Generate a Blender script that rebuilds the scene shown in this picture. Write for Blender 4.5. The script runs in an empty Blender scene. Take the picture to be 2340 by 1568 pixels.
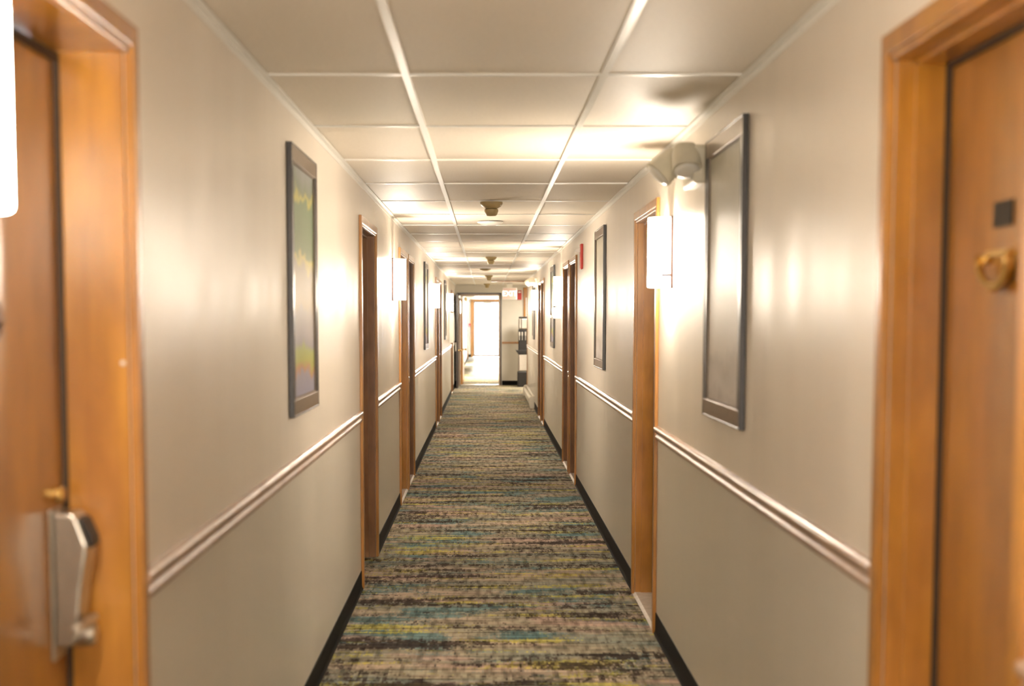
import bpy, bmesh, math, random
from mathutils import Vector, Matrix
random.seed(7)
SC = bpy.context.scene
COL = SC.collection

# ------------------------------------------------------------------ camera
F_PX = 3351.0
PITCH = math.radians(4.776)
CAM_Z = 1.494
cd = bpy.data.cameras.new('camera')
cd.sensor_width = 36.0
cd.lens = F_PX / 2340 * 36.0
cd.shift_x = 59.0 / 2340
cd.shift_y = 224.0 / 2340
cd.clip_start = 0.05; cd.clip_end = 300
cd.dof.use_dof = True
cd.dof.focus_distance = 11.5
cd.dof.aperture_fstop = 2.8
cam = bpy.data.objects.new('camera', cd)
cam.location = (0, 0, CAM_Z)
cam.rotation_euler = (math.pi / 2 - PITCH, 0, 0)
COL.objects.link(cam)
SC.camera = cam

# ------------------------------------------------------------------ world, sun, exposure
W = bpy.data.worlds.new('daylight'); SC.world = W; W.use_nodes = True
bg = W.node_tree.nodes['Background']
bg.inputs[0].default_value = (0.93, 0.96, 1.0, 1); bg.inputs[1].default_value = 14.0
sd = bpy.data.lights.new('sun', 'SUN'); sd.energy = 6.0; sd.angle = 0.02; sd.color = (1, 0.95, 0.88)
sun = bpy.data.objects.new('sun', sd); COL.objects.link(sun)
sun.location = (0, 62, 6)
sun.rotation_euler = (math.radians(-83.5), 0, math.radians(0.3))
bl = bpy.data.lights.new('fill_behind', 'AREA'); bl.shape = 'RECTANGLE'; bl.size = 1.4; bl.size_y = 2.0; bl.energy = 22; bl.color = (1, 0.93, 0.84)  # fill light added behind the camera to lift the near walls
blo = bpy.data.objects.new('fill_behind', bl); COL.objects.link(blo); blo.location = (0.05, -4.9, 1.15); blo.rotation_euler = (math.radians(90), 0, 0)
for nm, loc, e_, sx, sy in (('alcove_fill', (1.35, 31.0, 2.18), 24, .6, 1.2), ('far_corridor_fill', (0.05, 37.0, 2.2), 45, .5, 1.0), ('far_corridor_fill', (0.05, 48.0, 2.2), 60, .5, 1.0)):  # unseen fill lights, added to brighten the end wall and far corridor
    al = bpy.data.lights.new(nm, 'AREA'); al.shape = 'RECTANGLE'; al.size = sx; al.size_y = sy; al.energy = e_; al.color = (1, 0.9, 0.76)
    ao = bpy.data.objects.new(nm, al); COL.objects.link(ao); ao.location = loc
SC.view_settings.view_transform = 'Standard'
SC.view_settings.look = 'None'
SC.view_settings.exposure = 2.33
SC.view_settings.gamma = 1.0
SC.view_settings.use_curve_mapping = False
SC.cycles.max_bounces = 6
SC.cycles.diffuse_bounces = 4
SC.cycles.sample_clamp_indirect = 10.0
SC.cycles.adaptive_threshold = 0.05
SC.cycles.glossy_bounces = 2
LAMP = 24.0            # radiance of the lit sconce shades
LAMP_COL = (1.0, 0.87, 0.71)

XL, XR, H = -0.692, 0.8077, 2.24
Y_BACK, Y_END, Y_FAR = -5.0, 33.0, 57.2
WT = 0.15              # wall thickness
Y_RW = 28.8            # where the right wall stops at the alcove
OPEN_H = 2.0

# ------------------------------------------------------------------ materials
def new_mat(name):
    m = bpy.data.materials.new(name); m.use_nodes = True
    nt = m.node_tree
    return m, nt, nt.nodes['Principled BSDF']

def N(nt, t, **kw):
    n = nt.nodes.new(t)
    for k, v in kw.items():
        if k in n.inputs: n.inputs[k].default_value = v
        else: setattr(n, k, v)
    return n

def coords(nt, scale, mode='Object'):
    tc = N(nt, 'ShaderNodeTexCoord'); mp = N(nt, 'ShaderNodeMapping')
    mp.inputs['Scale'].default_value = scale
    nt.links.new(tc.outputs[mode], mp.inputs['Vector'])
    return mp.outputs['Vector']

def noise(nt, vec, scale=1.0, detail=3.0, rough=0.5):
    n = N(nt, 'ShaderNodeTexNoise'); n.inputs['Scale'].default_value = scale
    n.inputs['Detail'].default_value = detail; n.inputs['Roughness'].default_value = rough
    nt.links.new(vec, n.inputs['Vector']); return n.outputs['Fac']

def ramp(nt, fac, stops, interp='LINEAR'):
    r = N(nt, 'ShaderNodeValToRGB'); cr = r.color_ramp; cr.interpolation = interp
    while len(cr.elements) < len(stops): cr.elements.new(0.5)
    for e, (p, c) in zip(cr.elements, stops):
        e.position = p; e.color = (c[0], c[1], c[2], 1) if not isinstance(c, (int, float)) else (c, c, c, 1)
    nt.links.new(fac, r.inputs['Fac']); return r.outputs['Color']

def mix(nt, fac, a, b, blend='MIX'):
    m = N(nt, 'ShaderNodeMix'); m.data_type = 'RGBA'; m.blend_type = blend
    for sock, v in ((m.inputs[0], fac), (m.inputs[6], a), (m.inputs[7], b)):
        if isinstance(v, bpy.types.NodeSocket): nt.links.new(v, sock)
        elif isinstance(v, (int, float)): sock.default_value = v
        else: sock.default_value = (v[0], v[1], v[2], 1)
    return m.outputs[2]

def math_n(nt, op, a, b=None):
    m = N(nt, 'ShaderNodeMath'); m.operation = op
    for i, v in enumerate((a, b)):
        if v is None: continue
        if isinstance(v, (int, float)): m.inputs[i].default_value = v
        else: nt.links.new(v, m.inputs[i])
    return m.outputs[0]

def bump(nt, bsdf, h, strength=0.2, dist=0.01):
    b = N(nt, 'ShaderNodeBump'); b.inputs['Strength'].default_value = strength
    b.inputs['Distance'].default_value = dist
    nt.links.new(h, b.inputs['Height']); nt.links.new(b.outputs['Normal'], bsdf.inputs['Normal'])

def plain(name, col, rough=0.5, metal=0.0, var=0.06, bumpy=0.0, scale=40.0, coat=0.0):
    m, nt, b = new_mat(name)
    f = noise(nt, coords(nt, (1, 1, 1)), scale, 3)
    lo = tuple(max(0, c * (1 - var)) for c in col); hi = tuple(min(1, c * (1 + var)) for c in col)
    nt.links.new(ramp(nt, f, [(0.3, lo), (0.7, hi)]), b.inputs['Base Color'])
    b.inputs['Roughness'].default_value = rough; b.inputs['Metallic'].default_value = metal
    if coat: b.inputs['Coat Weight'].default_value = coat; b.inputs['Coat Roughness'].default_value = 0.15
    if bumpy: bump(nt, b, f, bumpy, 0.002)
    return m

def wood(name, c1, c2, c3, rough=0.32, blotch=1.0, axis='z'):
    m, nt, b = new_mat(name)
    sc = {'z': (14, 14, 0.9), 'y': (14, 0.9, 14), 'x': (0.9, 14, 14)}[axis]
    g = noise(nt, coords(nt, sc), 3.0, 6, 0.6)
    big = noise(nt, coords(nt, (3, 3, 1.1) if axis == 'z' else (2, 2, 2)), 2.3, 2)
    col = mix(nt, math_n(nt, 'MULTIPLY', ramp(nt, big, [(0.35, 0.0), (0.72, 1.0)]), blotch * 0.75),
              ramp(nt, g, [(0.25, c1), (0.75, c2)]), c3)
    stain = noise(nt, coords(nt, (2.2, 2.2, 1.0), 'Object'), 3.1, 3, 0.6)
    col = mix(nt, 1.0, col, ramp(nt, stain, [(0.32, (0.72, 0.66, 0.58)), (0.62, (1.06, 1.04, 1.0))]), 'MULTIPLY')
    nt.links.new(col, b.inputs['Base Color'])
    b.inputs['Roughness'].default_value = rough
    b.inputs['Coat Weight'].default_value = 0.5; b.inputs['Coat Roughness'].default_value = 0.18
    bump(nt, b, g, 0.08, 0.002)
    return m

def wall_mat(name, col, dark):
    m, nt, b = new_mat(name)
    v1 = noise(nt, coords(nt, (3.0, 3.0, 0.35)), 1.6, 2)            # soft vertical streaks of the wall covering
    v2 = noise(nt, coords(nt, (60, 60, 18)), 3.0, 1)
    c = ramp(nt, v1, [(0.3, dark), (0.7, col)])
    nt.links.new(c, b.inputs['Base Color'])
    nt.links.new(ramp(nt, v1, [(0.3, 0.30), (0.7, 0.40)]), b.inputs['Roughness'])
    hgt = math_n(nt, 'ADD', math_n(nt, 'MULTIPLY', v1, 1.2), math_n(nt, 'MULTIPLY', v2, 0.10))
    bump(nt, b, hgt, 0.35, 0.006)
    b.inputs['Specular IOR Level'].default_value = 0.5
    return m

M = {}
M['wall'] = wall_mat('vinyl_wallcovering', (0.82, 0.755, 0.665), (0.765, 0.70, 0.615))
M['wall_dim'] = wall_mat('vinyl_wallcovering_dimmed', (0.68, 0.635, 0.555), (0.63, 0.585, 0.51))  # same covering, colour darkened for the weaker light below the chair rail
M['end_wall'] = plain('painted_wall', (0.74, 0.70, 0.62), 0.6, var=0.02, scale=6)
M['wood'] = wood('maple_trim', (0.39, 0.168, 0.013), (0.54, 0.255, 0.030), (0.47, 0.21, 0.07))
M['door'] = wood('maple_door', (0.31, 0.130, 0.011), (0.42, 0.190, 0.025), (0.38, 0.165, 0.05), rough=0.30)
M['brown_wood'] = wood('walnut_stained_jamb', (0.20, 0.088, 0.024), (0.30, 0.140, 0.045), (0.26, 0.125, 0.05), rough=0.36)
M['dark_wood'] = wood('dark_stained_wood', (0.022, 0.011, 0.006), (0.045, 0.022, 0.011), (0.035, 0.018, 0.009))
M['rail'] = wood('chair_rail_wood', (0.34, 0.215, 0.14), (0.44, 0.29, 0.195), (0.40, 0.27, 0.20), rough=0.36, axis='y')
M['black'] = plain('black_vinyl', (0.004, 0.004, 0.004), 0.6)
M['black'].node_tree.nodes['Principled BSDF'].inputs['Specular IOR Level'].default_value = 0.15
M['seal'] = plain('dark_rubber_seal', (0.05, 0.032, 0.02), 0.7)
M['grid'] = plain('white_ceiling_grid', (0.86, 0.85, 0.80), 0.32, var=0.02)
M['white'] = plain('white_plastic', (0.78, 0.76, 0.70), 0.4, var=0.03)
M['cream'] = plain('cream_plastic', (0.66, 0.62, 0.50), 0.4, var=0.03)
M['tan'] = plain('tan_aged_plastic', (0.42, 0.32, 0.15), 0.45, var=0.06)
M['bronze'] = plain('dark_bronze', (0.10, 0.055, 0.045), 0.35, 0.6)
M['frame_black'] = wood('espresso_frame', (0.012, 0.008, 0.006), (0.022, 0.015, 0.011), (0.028, 0.020, 0.016), rough=0.4)
M['frame_face_sheen'] = plain('taupe_sheen_frame', (0.22, 0.165, 0.115), 0.30, 0.35, var=0.12)  # rails coloured lighter than the stiles, standing in for reflected light
M['nickel'] = plain('satin_nickel', (0.55, 0.52, 0.46), 0.28, 0.9, var=0.05)
M['dark_plastic'] = plain('dark_plastic', (0.012, 0.010, 0.009), 0.45)
M['brass'] = plain('aged_brass', (0.72, 0.48, 0.16), 0.25, 0.9)
M['red'] = plain('red_plastic', (0.55, 0.03, 0.02), 0.4)
M['steel'] = plain('brushed_steel', (0.60, 0.56, 0.50), 0.3, 0.8, var=0.05)
M['alu'] = plain('bronze_aluminium', (0.36, 0.27, 0.20), 0.35, 0.4)
M['marble'] = plain('pale_marble_sill', (0.66, 0.62, 0.57), 0.25, var=0.12, scale=18)
M['heater'] = plain('enamelled_heater', (0.72, 0.68, 0.58), 0.4, var=0.03)
M['liner'] = plain('taupe_liner', (0.25, 0.20, 0.15), 0.5)
M['concrete'] = plain('pale_concrete', (0.6, 0.58, 0.55), 0.9, var=0.1, scale=5)
M['plaque'] = plain('brown_plaque', (0.12, 0.055, 0.03), 0.35, 0.2)

def tile_mat():
    m, nt, b = new_mat('mineral_ceiling_tile')
    f = noise(nt, coords(nt, (1, 1, 1)), 90, 2, 0.7)
    big = noise(nt, coords(nt, (0.8, 0.5, 1)), 1.0, 2)
    c = mix(nt, ramp(nt, f, [(0.35, 0.0), (0.6, 1.0)]), (0.81, 0.745, 0.64), (0.87, 0.805, 0.70))
    c = mix(nt, math_n(nt, 'MULTIPLY', big, 0.16), c, (0.70, 0.62, 0.50))
    nt.links.new(c, b.inputs['Base Color']); b.inputs['Roughness'].default_value = 0.55
    bump(nt, b, f, 0.25, 0.002)
    return m
M['tile'] = tile_mat()

def carpet_mat():
    m, nt, b = new_mat('patterned_carpet')
    tc = N(nt, 'ShaderNodeTexCoord')
    sn = N(nt, 'ShaderNodeVectorMath'); sn.operation = 'SNAP'
    sn.inputs[1].default_value = (0.009, 0.024, 1.0)
    nt.links.new(tc.outputs['Object'], sn.inputs[0])
    S = sn.outputs[0]
    def mp(sc, loc=(0, 0, 0)):
        n = N(nt, 'ShaderNodeMapping'); n.inputs['Scale'].default_value = sc; n.inputs['Location'].default_value = loc
        nt.links.new(S, n.inputs['Vector']); return n.outputs['Vector']
    wn = N(nt, 'ShaderNodeTexWhiteNoise'); wn.noise_dimensions = '3D'; nt.links.new(S, wn.inputs['Vector'])
    cell = wn.outputs['Value']
    base = ramp(nt, noise(nt, mp((0.9, 4.0, 1)), 1.0, 4, 0.6), [(0.36, (0.21, 0.23, 0.20)), (0.5, (0.32, 0.285, 0.21)), (0.62, (0.43, 0.34, 0.26))])
    teal = ramp(nt, math_n(nt, 'ADD', noise(nt, mp((1.3, 2.6, 1), (5, 9, 0)), 1.0, 4, 0.6), math_n(nt, 'MULTIPLY', cell, 0.06)), [(0.56, 0.0), (0.63, 1.0)])
    col = mix(nt, math_n(nt, 'MULTIPLY', teal, 0.85), base, (0.10, 0.20, 0.215))
    pink = ramp(nt, noise(nt, mp((1.1, 3.6, 1), (25, 3, 0)), 1.0, 3, 0.6), [(0.56, 0.0), (0.64, 1.0)])
    col = mix(nt, math_n(nt, 'MULTIPLY', pink, 0.6), col, (0.47, 0.31, 0.26))
    yel = ramp(nt, math_n(nt, 'ADD', noise(nt, mp((1.2, 6.5, 1), (2, 31, 0)), 1.0, 4, 0.62), math_n(nt, 'MULTIPLY', cell, 0.10)), [(0.61, 0.0), (0.67, 1.0)])
    col = mix(nt, math_n(nt, 'MULTIPLY', yel, 0.62), col, (0.55, 0.48, 0.06))
    # dark dashes: wide streaks broken up by the weave
    drk = math_n(nt, 'ADD', noise(nt, mp((1.1, 5.5, 1), (11, 17, 0)), 1.0, 4, 0.6), math_n(nt, 'MULTIPLY', noise(nt, mp((30, 7.0, 1)), 1.0, 2), 0.42))
    drk = math_n(nt, 'ADD', drk, math_n(nt, 'MULTIPLY', cell, 0.10))
    drk = ramp(nt, drk, [(0.785, 0.0), (0.88, 0.92)])
    col = mix(nt, drk, col, (0.045, 0.030, 0.028))
    # weave grid
    wv = ramp(nt, noise(nt, mp((32, 5, 1), (3, 3, 0)), 1.0, 2), [(0.34, 0.58), (0.56, 1.22)])
    wv2 = ramp(nt, noise(nt, mp((2.5, 38, 1), (7, 3, 0)), 1.0, 2), [(0.34, 0.60), (0.58, 1.22)])
    wv = mix(nt, 1.0, wv, wv2, 'MULTIPLY')
    col = mix(nt, 1.0, col, wv, 'MULTIPLY')
    nt.links.new(col, b.inputs['Base Color'])
    b.inputs['Roughness'].default_value = 0.95
    b.inputs['Specular IOR Level'].default_value = 0.08
    bump(nt, b, noise(nt, coords(nt, (1, 1, 1)), 260, 2), 0.5, 0.004)
    return m
M['carpet'] = carpet_mat()

def lit(name, col, strength):
    m, nt, b = new_mat(name)
    b.inputs['Base Color'].default_value = (0.9, 0.87, 0.8, 1); b.inputs['Roughness'].default_value = 0.3
    b.inputs['Emission Color'].default_value = (*col, 1); b.inputs['Emission Strength'].default_value = strength
    return m
M['shade'] = lit('lit_opal_shade', LAMP_COL, LAMP)
M['sign'] = lit('lit_sign_face', (1.0, 0.62, 0.50), 0.045)
M['sign'].node_tree.nodes['Principled BSDF'].inputs['Base Color'].default_value = (0.50, 0.36, 0.29, 1)
M['sign_red'] = lit('lit_sign_letters', (1.0, 0.80, 0.72), 0.30)

def glass(name, tint=(1, 1, 1)):
    m = bpy.data.materials.new(name); m.use_nodes = True; nt = m.node_tree
    nt.nodes.remove(nt.nodes['Principled BSDF'])
    out = nt.nodes['Material Output']
    t = N(nt, 'ShaderNodeBsdfTransparent'); t.inputs[0].default_value = (*tint, 1)
    g = N(nt, 'ShaderNodeBsdfGlossy'); g.inputs['Roughness'].default_value = 0.06
    fr = N(nt, 'ShaderNodeFresnel'); fr.inputs[0].default_value = 1.45
    mx = N(nt, 'ShaderNodeMixShader')
    nt.links.new(fr.outputs[0], mx.inputs[0]); nt.links.new(t.outputs[0], mx.inputs[1]); nt.links.new(g.outputs[0], mx.inputs[2])
    nt.links.new(mx.outputs[0], out.inputs['Surface'])
    return m
M['glass'] = glass('clear_glass')

def print_mat(name, kind):
    """Soft abstract landscape prints; local z runs from 0 (bottom) to 1 via the Generated coordinate."""
    m, nt, b = new_mat(name)
    tc = N(nt, 'ShaderNodeTexCoord'); sp = N(nt, 'ShaderNodeSeparateXYZ')
    nt.links.new(tc.outputs['Generated'], sp.inputs[0])
    mpn = N(nt, 'ShaderNodeMapping'); mpn.inputs['Scale'].default_value = (1, 2.2, 4.0)
    nt.links.new(tc.outputs['Generated'], mpn.inputs['Vector'])
    wob = noise(nt, mpn.outputs[0], 1.6, 4, 0.6)
    z = math_n(nt, 'ADD', sp.outputs['Z'], math_n(nt, 'MULTIPLY', math_n(nt, 'SUBTRACT', wob, 0.5), 0.22))
    if kind == 'green':
        st = [(0.0, (0.30, 0.30, 0.42)), (0.09, (0.36, 0.34, 0.42)), (0.11, (0.50, 0.25, 0.14)), (0.14, (0.42, 0.42, 0.10)),
              (0.19, (0.40, 0.45, 0.15)), (0.22, (0.36, 0.34, 0.38)), (0.36, (0.42, 0.38, 0.37)), (0.40, (0.48, 0.40, 0.30)),
              (0.56, (0.44, 0.40, 0.34)), (0.60, (0.62, 0.55, 0.22)), (0.62, (0.24, 0.30, 0.18)), (0.84, (0.22, 0.30, 0.19)),
              (0.87, (0.60, 0.56, 0.18)), (0.90, (0.25, 0.30, 0.22)), (1.0, (0.36, 0.38, 0.38))]
    else:
        st = [(0.0, (0.46, 0.43, 0.42)), (0.06, (0.62, 0.58, 0.56)), (0.16, (0.48, 0.44, 0.40)), (0.22, (0.60, 0.54, 0.47)),
              (0.5, (0.52, 0.48, 0.40)), (0.8, (0.42, 0.40, 0.32)), (0.9, (0.48, 0.45, 0.36)), (1.0, (0.36, 0.35, 0.28))]
    nt.links.new(ramp(nt, z, st), b.inputs['Base Color'])
    b.inputs['Roughness'].default_value = 0.38; b.inputs['Specular IOR Level'].default_value = 0.3
    return m
M['print_green'] = print_mat('green_abstract_print', 'green')
M['print_grey'] = print_mat('grey_abstract_print', 'grey')

# ------------------------------------------------------------------ mesh helpers
def box(bm, x0, x1, y0, y1, z0, z1):
    x0, x1 = sorted((x0, x1)); y0, y1 = sorted((y0, y1)); z0, z1 = sorted((z0, z1))
    v = [bm.verts.new((x, y, z)) for x in (x0, x1) for y in (y0, y1) for z in (z0, z1)]
    for f in ((0, 1, 3, 2), (4, 6, 7, 5), (0, 4, 5, 1), (2, 3, 7, 6), (0, 2, 6, 4), (1, 5, 7, 3)):
        bm.faces.new([v[i] for i in f])

def lathe(bm, prof, segs=32, mat=None):
    """prof: (r, t) along local z; mat places it."""
    mat = mat or Matrix()
    rings = []
    for r, t in prof:
        if r < 1e-6: rings.append([bm.verts.new(mat @ Vector((0, 0, t)))])
        else: rings.append([bm.verts.new(mat @ Vector((r * math.cos(2 * math.pi * i / segs), r * math.sin(2 * math.pi * i / segs), t))) for i in range(segs)])
    for a, b in zip(rings, rings[1:]):
        for i in range(segs):
            j = (i + 1) % segs
            if len(a) == 1 and len(b) == 1: continue
            if len(a) == 1: bm.faces.new((a[0], b[j], b[i]))
            elif len(b) == 1: bm.faces.new((a[i], a[j], b[0]))
            else: bm.faces.new((a[i], a[j], b[j], b[i]))
    for ring, flip in ((rings[0], True), (rings[-1], False)):
        if len(ring) > 1: bm.faces.new(ring[::-1] if flip else ring)

def prism(bm, pts, axis, a0, a1):
    """pts: 2D outline; extruded along axis ('x': pts=(y,z); 'y': pts=(x,z); 'z': pts=(x,y))."""
    def P(p, a): return {'x': (a, p[0], p[1]), 'y': (p[0], a, p[1]), 'z': (p[0], p[1], a)}[axis]
    A = [bm.verts.new(P(p, a0)) for p in pts]; B = [bm.verts.new(P(p, a1)) for p in pts]
    n = len(pts)
    for i in range(n): bm.faces.new((A[i], A[(i + 1) % n], B[(i + 1) % n], B[i]))
    bm.faces.new(A[::-1]); bm.faces.new(B)

def aim(origin, direction):
    d = Vector(direction).normalized()
    return Matrix.Translation(Vector(origin)) @ d.to_track_quat('Z', 'Y').to_matrix().to_4x4()

def obj(name, bm, mat, parent=None, bevel=0.0, smooth=False, segs=2, world=True):
    bmesh.ops.recalc_face_normals(bm, faces=bm.faces[:])
    if parent is not None and world:
        bmesh.ops.translate(bm, verts=bm.verts[:], vec=-wloc(parent))
    me = bpy.data.meshes.new(name); bm.to_mesh(me); bm.free()
    me.materials.append(mat)
    if smooth:
        for p in me.polygons: p.use_smooth = True
    o = bpy.data.objects.new(name, me); COL.objects.link(o)
    if parent is not None: o.parent = parent
    if bevel:
        md = o.modifiers.new('bevel', 'BEVEL'); md.width = bevel; md.segments = segs; md.limit_method = 'ANGLE'; md.angle_limit = math.radians(40)
        md.harden_normals = False
    return o

def wloc(o):
    v = Vector(o.location)
    while o.parent: o = o.parent; v += Vector(o.location)
    return v

def smooth_by_angle(o, ang=40):
    me = o.data
    for p in me.polygons: p.use_smooth = True
    bm = bmesh.new(); bm.from_mesh(me)
    for e in bm.edges:
        if len(e.link_faces) == 2 and e.calc_face_angle(0) > math.radians(ang): e.smooth = False
    bm.to_mesh(me); bm.free()
    return o

def tag(o, label=None, cat=None, group=None, kind=None):
    if label: o['label'] = label
    if cat: o['category'] = cat
    if group: o['group'] = group
    if kind: o['kind'] = kind
    return o

def thing(name, label, cat, loc=(0, 0, 0), group=None, kind=None):
    o = bpy.data.objects.new(name, None); COL.objects.link(o); o.location = loc
    o.empty_display_size = 0.1
    return tag(o, label, cat, group, kind)

def struct(name, bm, mat, bevel=0.0, label=None, cat=None):
    o = obj(name, bm, mat, None, bevel); o['kind'] = 'structure'
    if label: o['label'] = label
    if cat: o['category'] = cat
    return o

def copy_tree(o, parent=None):
    c = o.copy(); COL.objects.link(c)
    if parent is not None: c.parent = parent
    for ch in [k for k in bpy.data.objects if k.parent == o]: copy_tree(ch, c)
    return c

# ------------------------------------------------------------------ openings (y0, y1 of the clear opening)
C = 0.056   # casing width
LEFT = [(1.97, 2.85), (8.09, 9.13), (11.72, 12.74), (12.96, 13.90), (20.1, 21.15), (21.45, 22.4), (28.9, 29.95)]
RIGHT = [(2.206, 2.94), (6.935, 7.88), (13.14, 14.05), (14.31, 15.24), (20.42, 21.33), (21.56, 22.45)]

# ------------------------------------------------------------------ room shell
bm = bmesh.new(); box(bm, XL - 0.5, 2.3, Y_BACK - .2, Y_FAR + 0.05, -0.12, 0.0)
struct('floor', bm, M['carpet'], label='patterned carpet with teal, yellow and dark brown streaks along the corridor', cat='floor')

def wall_side(name, s, X, openings, y0, y1, split_mats=True):
    """Wall slab with door openings. Faces below the chair rail use a copy darkened for the weaker light there."""
    bm = bmesh.new(); xo = X + s * WT
    ys = y0
    for a, b in openings:
        for (z0, z1) in ((0, 0.95), (0.95, 2.3)): box(bm, X, xo, ys, a, z0, z1)
        box(bm, X, xo, a, b, OPEN_H + 0.012, 2.3)
        ys = b
    for (z0, z1) in ((0, 0.95), (0.95, 2.3)): box(bm, X, xo, ys, y1, z0, z1)
    o = struct(name, bm, M['wall'])
    o.data.materials.append(M['wall_dim'])
    for p in o.data.polygons:
        if p.center.z < 0.95 and not (p.normal.z > 0.5): p.material_index = 1
    return o
wl = wall_side('wall_left', -1, XL, LEFT, Y_BACK, Y_END)
wl['label'] = 'left corridor wall in beige vinyl wallcovering'; wl['category'] = 'wall'
wr = wall_side('wall_right', 1, XR, RIGHT, Y_BACK, Y_RW)
wr['label'] = 'right corridor wall in beige vinyl wallcovering'; wr['category'] = 'wall'
bm = bmesh.new(); box(bm, XL - .3, XR + .3, Y_BACK - .15, Y_BACK, 0, 2.3)
struct('wall_back', bm, M['end_wall'], label='wall closing the corridor behind the viewer', cat='wall')

# end wall with doorway
DX0, DX1, DZ = -0.62, 0.315, 2.04
bm = bmesh.new()
box(bm, XL - .1, DX0 - .0, Y_END, Y_END + .14, 0, 2.3)
box(bm, DX0, DX1, Y_END, Y_END + .14, DZ, 2.3)
box(bm, DX1, 2.2, Y_END, Y_END + .14, 0, 2.3)
struct('wall_end', bm, M['end_wall'], label='cream end wall around the far doorway', cat='wall')
# alcove to the right of the corridor's end
bm = bmesh.new()
box(bm, 2.05, 2.2, Y_RW - .1, Y_END, 0, 2.3)
box(bm, XR + WT, 2.2, Y_RW - .15, Y_RW, 0, 2.3)
struct('wall_alcove', bm, M['end_wall'], label='alcove walls beyond the right corridor wall', cat='wall')
# far corridor
bm = bmesh.new(); box(bm, XL - .12, XL, Y_END + .14, Y_FAR, 0, 2.3)
struct('wall_far_left', bm, M['end_wall'], label='bright left wall beyond the doorway', cat='wall')
bm = bmesh.new(); box(bm, XR, XR + .12, Y_END + .14, Y_FAR, 0, 2.3)
struct('wall_far_right', bm, M['end_wall'], label='right wall beyond the doorway', cat='wall')
GX0, GX1, GZ = -0.50, 0.53, 2.17
bm = bmesh.new()
box(bm, XL - .12, GX0, Y_FAR, Y_FAR + .14, 0, 2.3)
box(bm, GX1, XR + .12, Y_FAR, Y_FAR + .14, 0, 2.3)
box(bm, GX0, GX1, Y_FAR, Y_FAR + .14, GZ, 2.3)
struct('wall_far', bm, M['end_wall'], label='farthest wall around the glass door', cat='wall')
# ground outside
bm = bmesh.new(); box(bm, -20, 20, Y_FAR + .06, Y_FAR + 40, -0.14, -0.02)
struct('ground', bm, M['concrete'], label='pale paving outside the glass door', cat='ground')

# ceiling: lay-in tiles with a slight sag, one mesh; grid of its own
GA, GB = -0.247, 0.363
T0 = 4.6; P = 1.2195
rows = [T0 + P * k for k in range(-8, 44)]
cols = [XL, GA, GB, XR]
bm = bmesh.new()
def tile(x0, x1, y0, y1):
    nx, ny = 4, 6
    sag = random.uniform(-0.001, 0.004); tx = random.uniform(-0.0015, 0.0015); ty = random.uniform(-0.003, 0.003)
    g = []
    for i in range(nx + 1):
        r = []
        for j in range(ny + 1):
            u, v = i / nx, j / ny
            z = H + 0.006 - sag * math.sin(math.pi * u) * math.sin(math.pi * v) + tx * (u - .5) + ty * (v - .5)
            r.append(bm.verts.new((x0 + (x1 - x0) * u, y0 + (y1 - y0) * v, z)))
        g.append(r)
    for i in range(nx):
        for j in range(ny):
            f = bm.faces.new((g[i][j], g[i][j + 1], g[i + 1][j + 1], g[i + 1][j])); f.smooth = True
for r0, r1 in zip(rows, rows[1:]):
    if r1 < Y_BACK or r0 > Y_FAR: continue
    r0c, r1c = max(r0, Y_BACK), min(r1, Y_FAR)
    cs = list(cols) + ([1.4, 2.1] if r0 > Y_RW - P and r1 < Y_END + P else [])
    for c0, c1 in zip(cs, cs[1:]): tile(c0, c1, r0c, r1c)
me = bpy.data.meshes.new('ceiling'); 
box(bm, XL - .15, 2.3, Y_BACK - .2, Y_FAR + .15, H + .045, H + .12)
bm.to_mesh(me); bm.free(); me.materials.append(M['tile'])
o = bpy.data.objects.new('ceiling', me); COL.objects.link(o)
tag(o, 'suspended ceiling of off-white mineral tiles over the corridor', 'ceiling', kind='structure')

def tbar(bm, x0, x1, y0, y1):
    box(bm, x0, x1, y0, y1, H - 0.001, H + 0.02)
bm = bmesh.new()
for gx in (GA, GB): tbar(bm, gx - .012, gx + .012, Y_BACK, Y_END); tbar(bm, gx - .012, gx + .012, Y_END + .14, Y_FAR)
for r in rows:
    if Y_BACK < r < Y_FAR and not (Y_END - .05 < r < Y_END + .2):
        for c0, c1 in ((XL, GA - .012), (GA + .012, GB - .012), (GB + .012, XR)):
            box(bm, c0, c1, r - .010, r + .010, H + 0.0005, H + 0.02)
struct('trim_1', bm, M['grid'], label='white metal grid holding the ceiling tiles', cat='ceiling grid')
bm = bmesh.new()
for s, X in ((-1, XL), (1, XR)):
    for y0, y1 in ((Y_BACK, Y_END if s < 0 else Y_RW), (Y_END + .14, Y_FAR)):
        box(bm, X, X - s * .022, y0, y1, H - .002, H + .003)
        box(bm, X, X - s * .0025, y0, y1, H - .022, H + .003)
struct('trim_2', bm, M['grid'], label='white angle moulding where walls meet the ceiling', cat='moulding')

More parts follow.
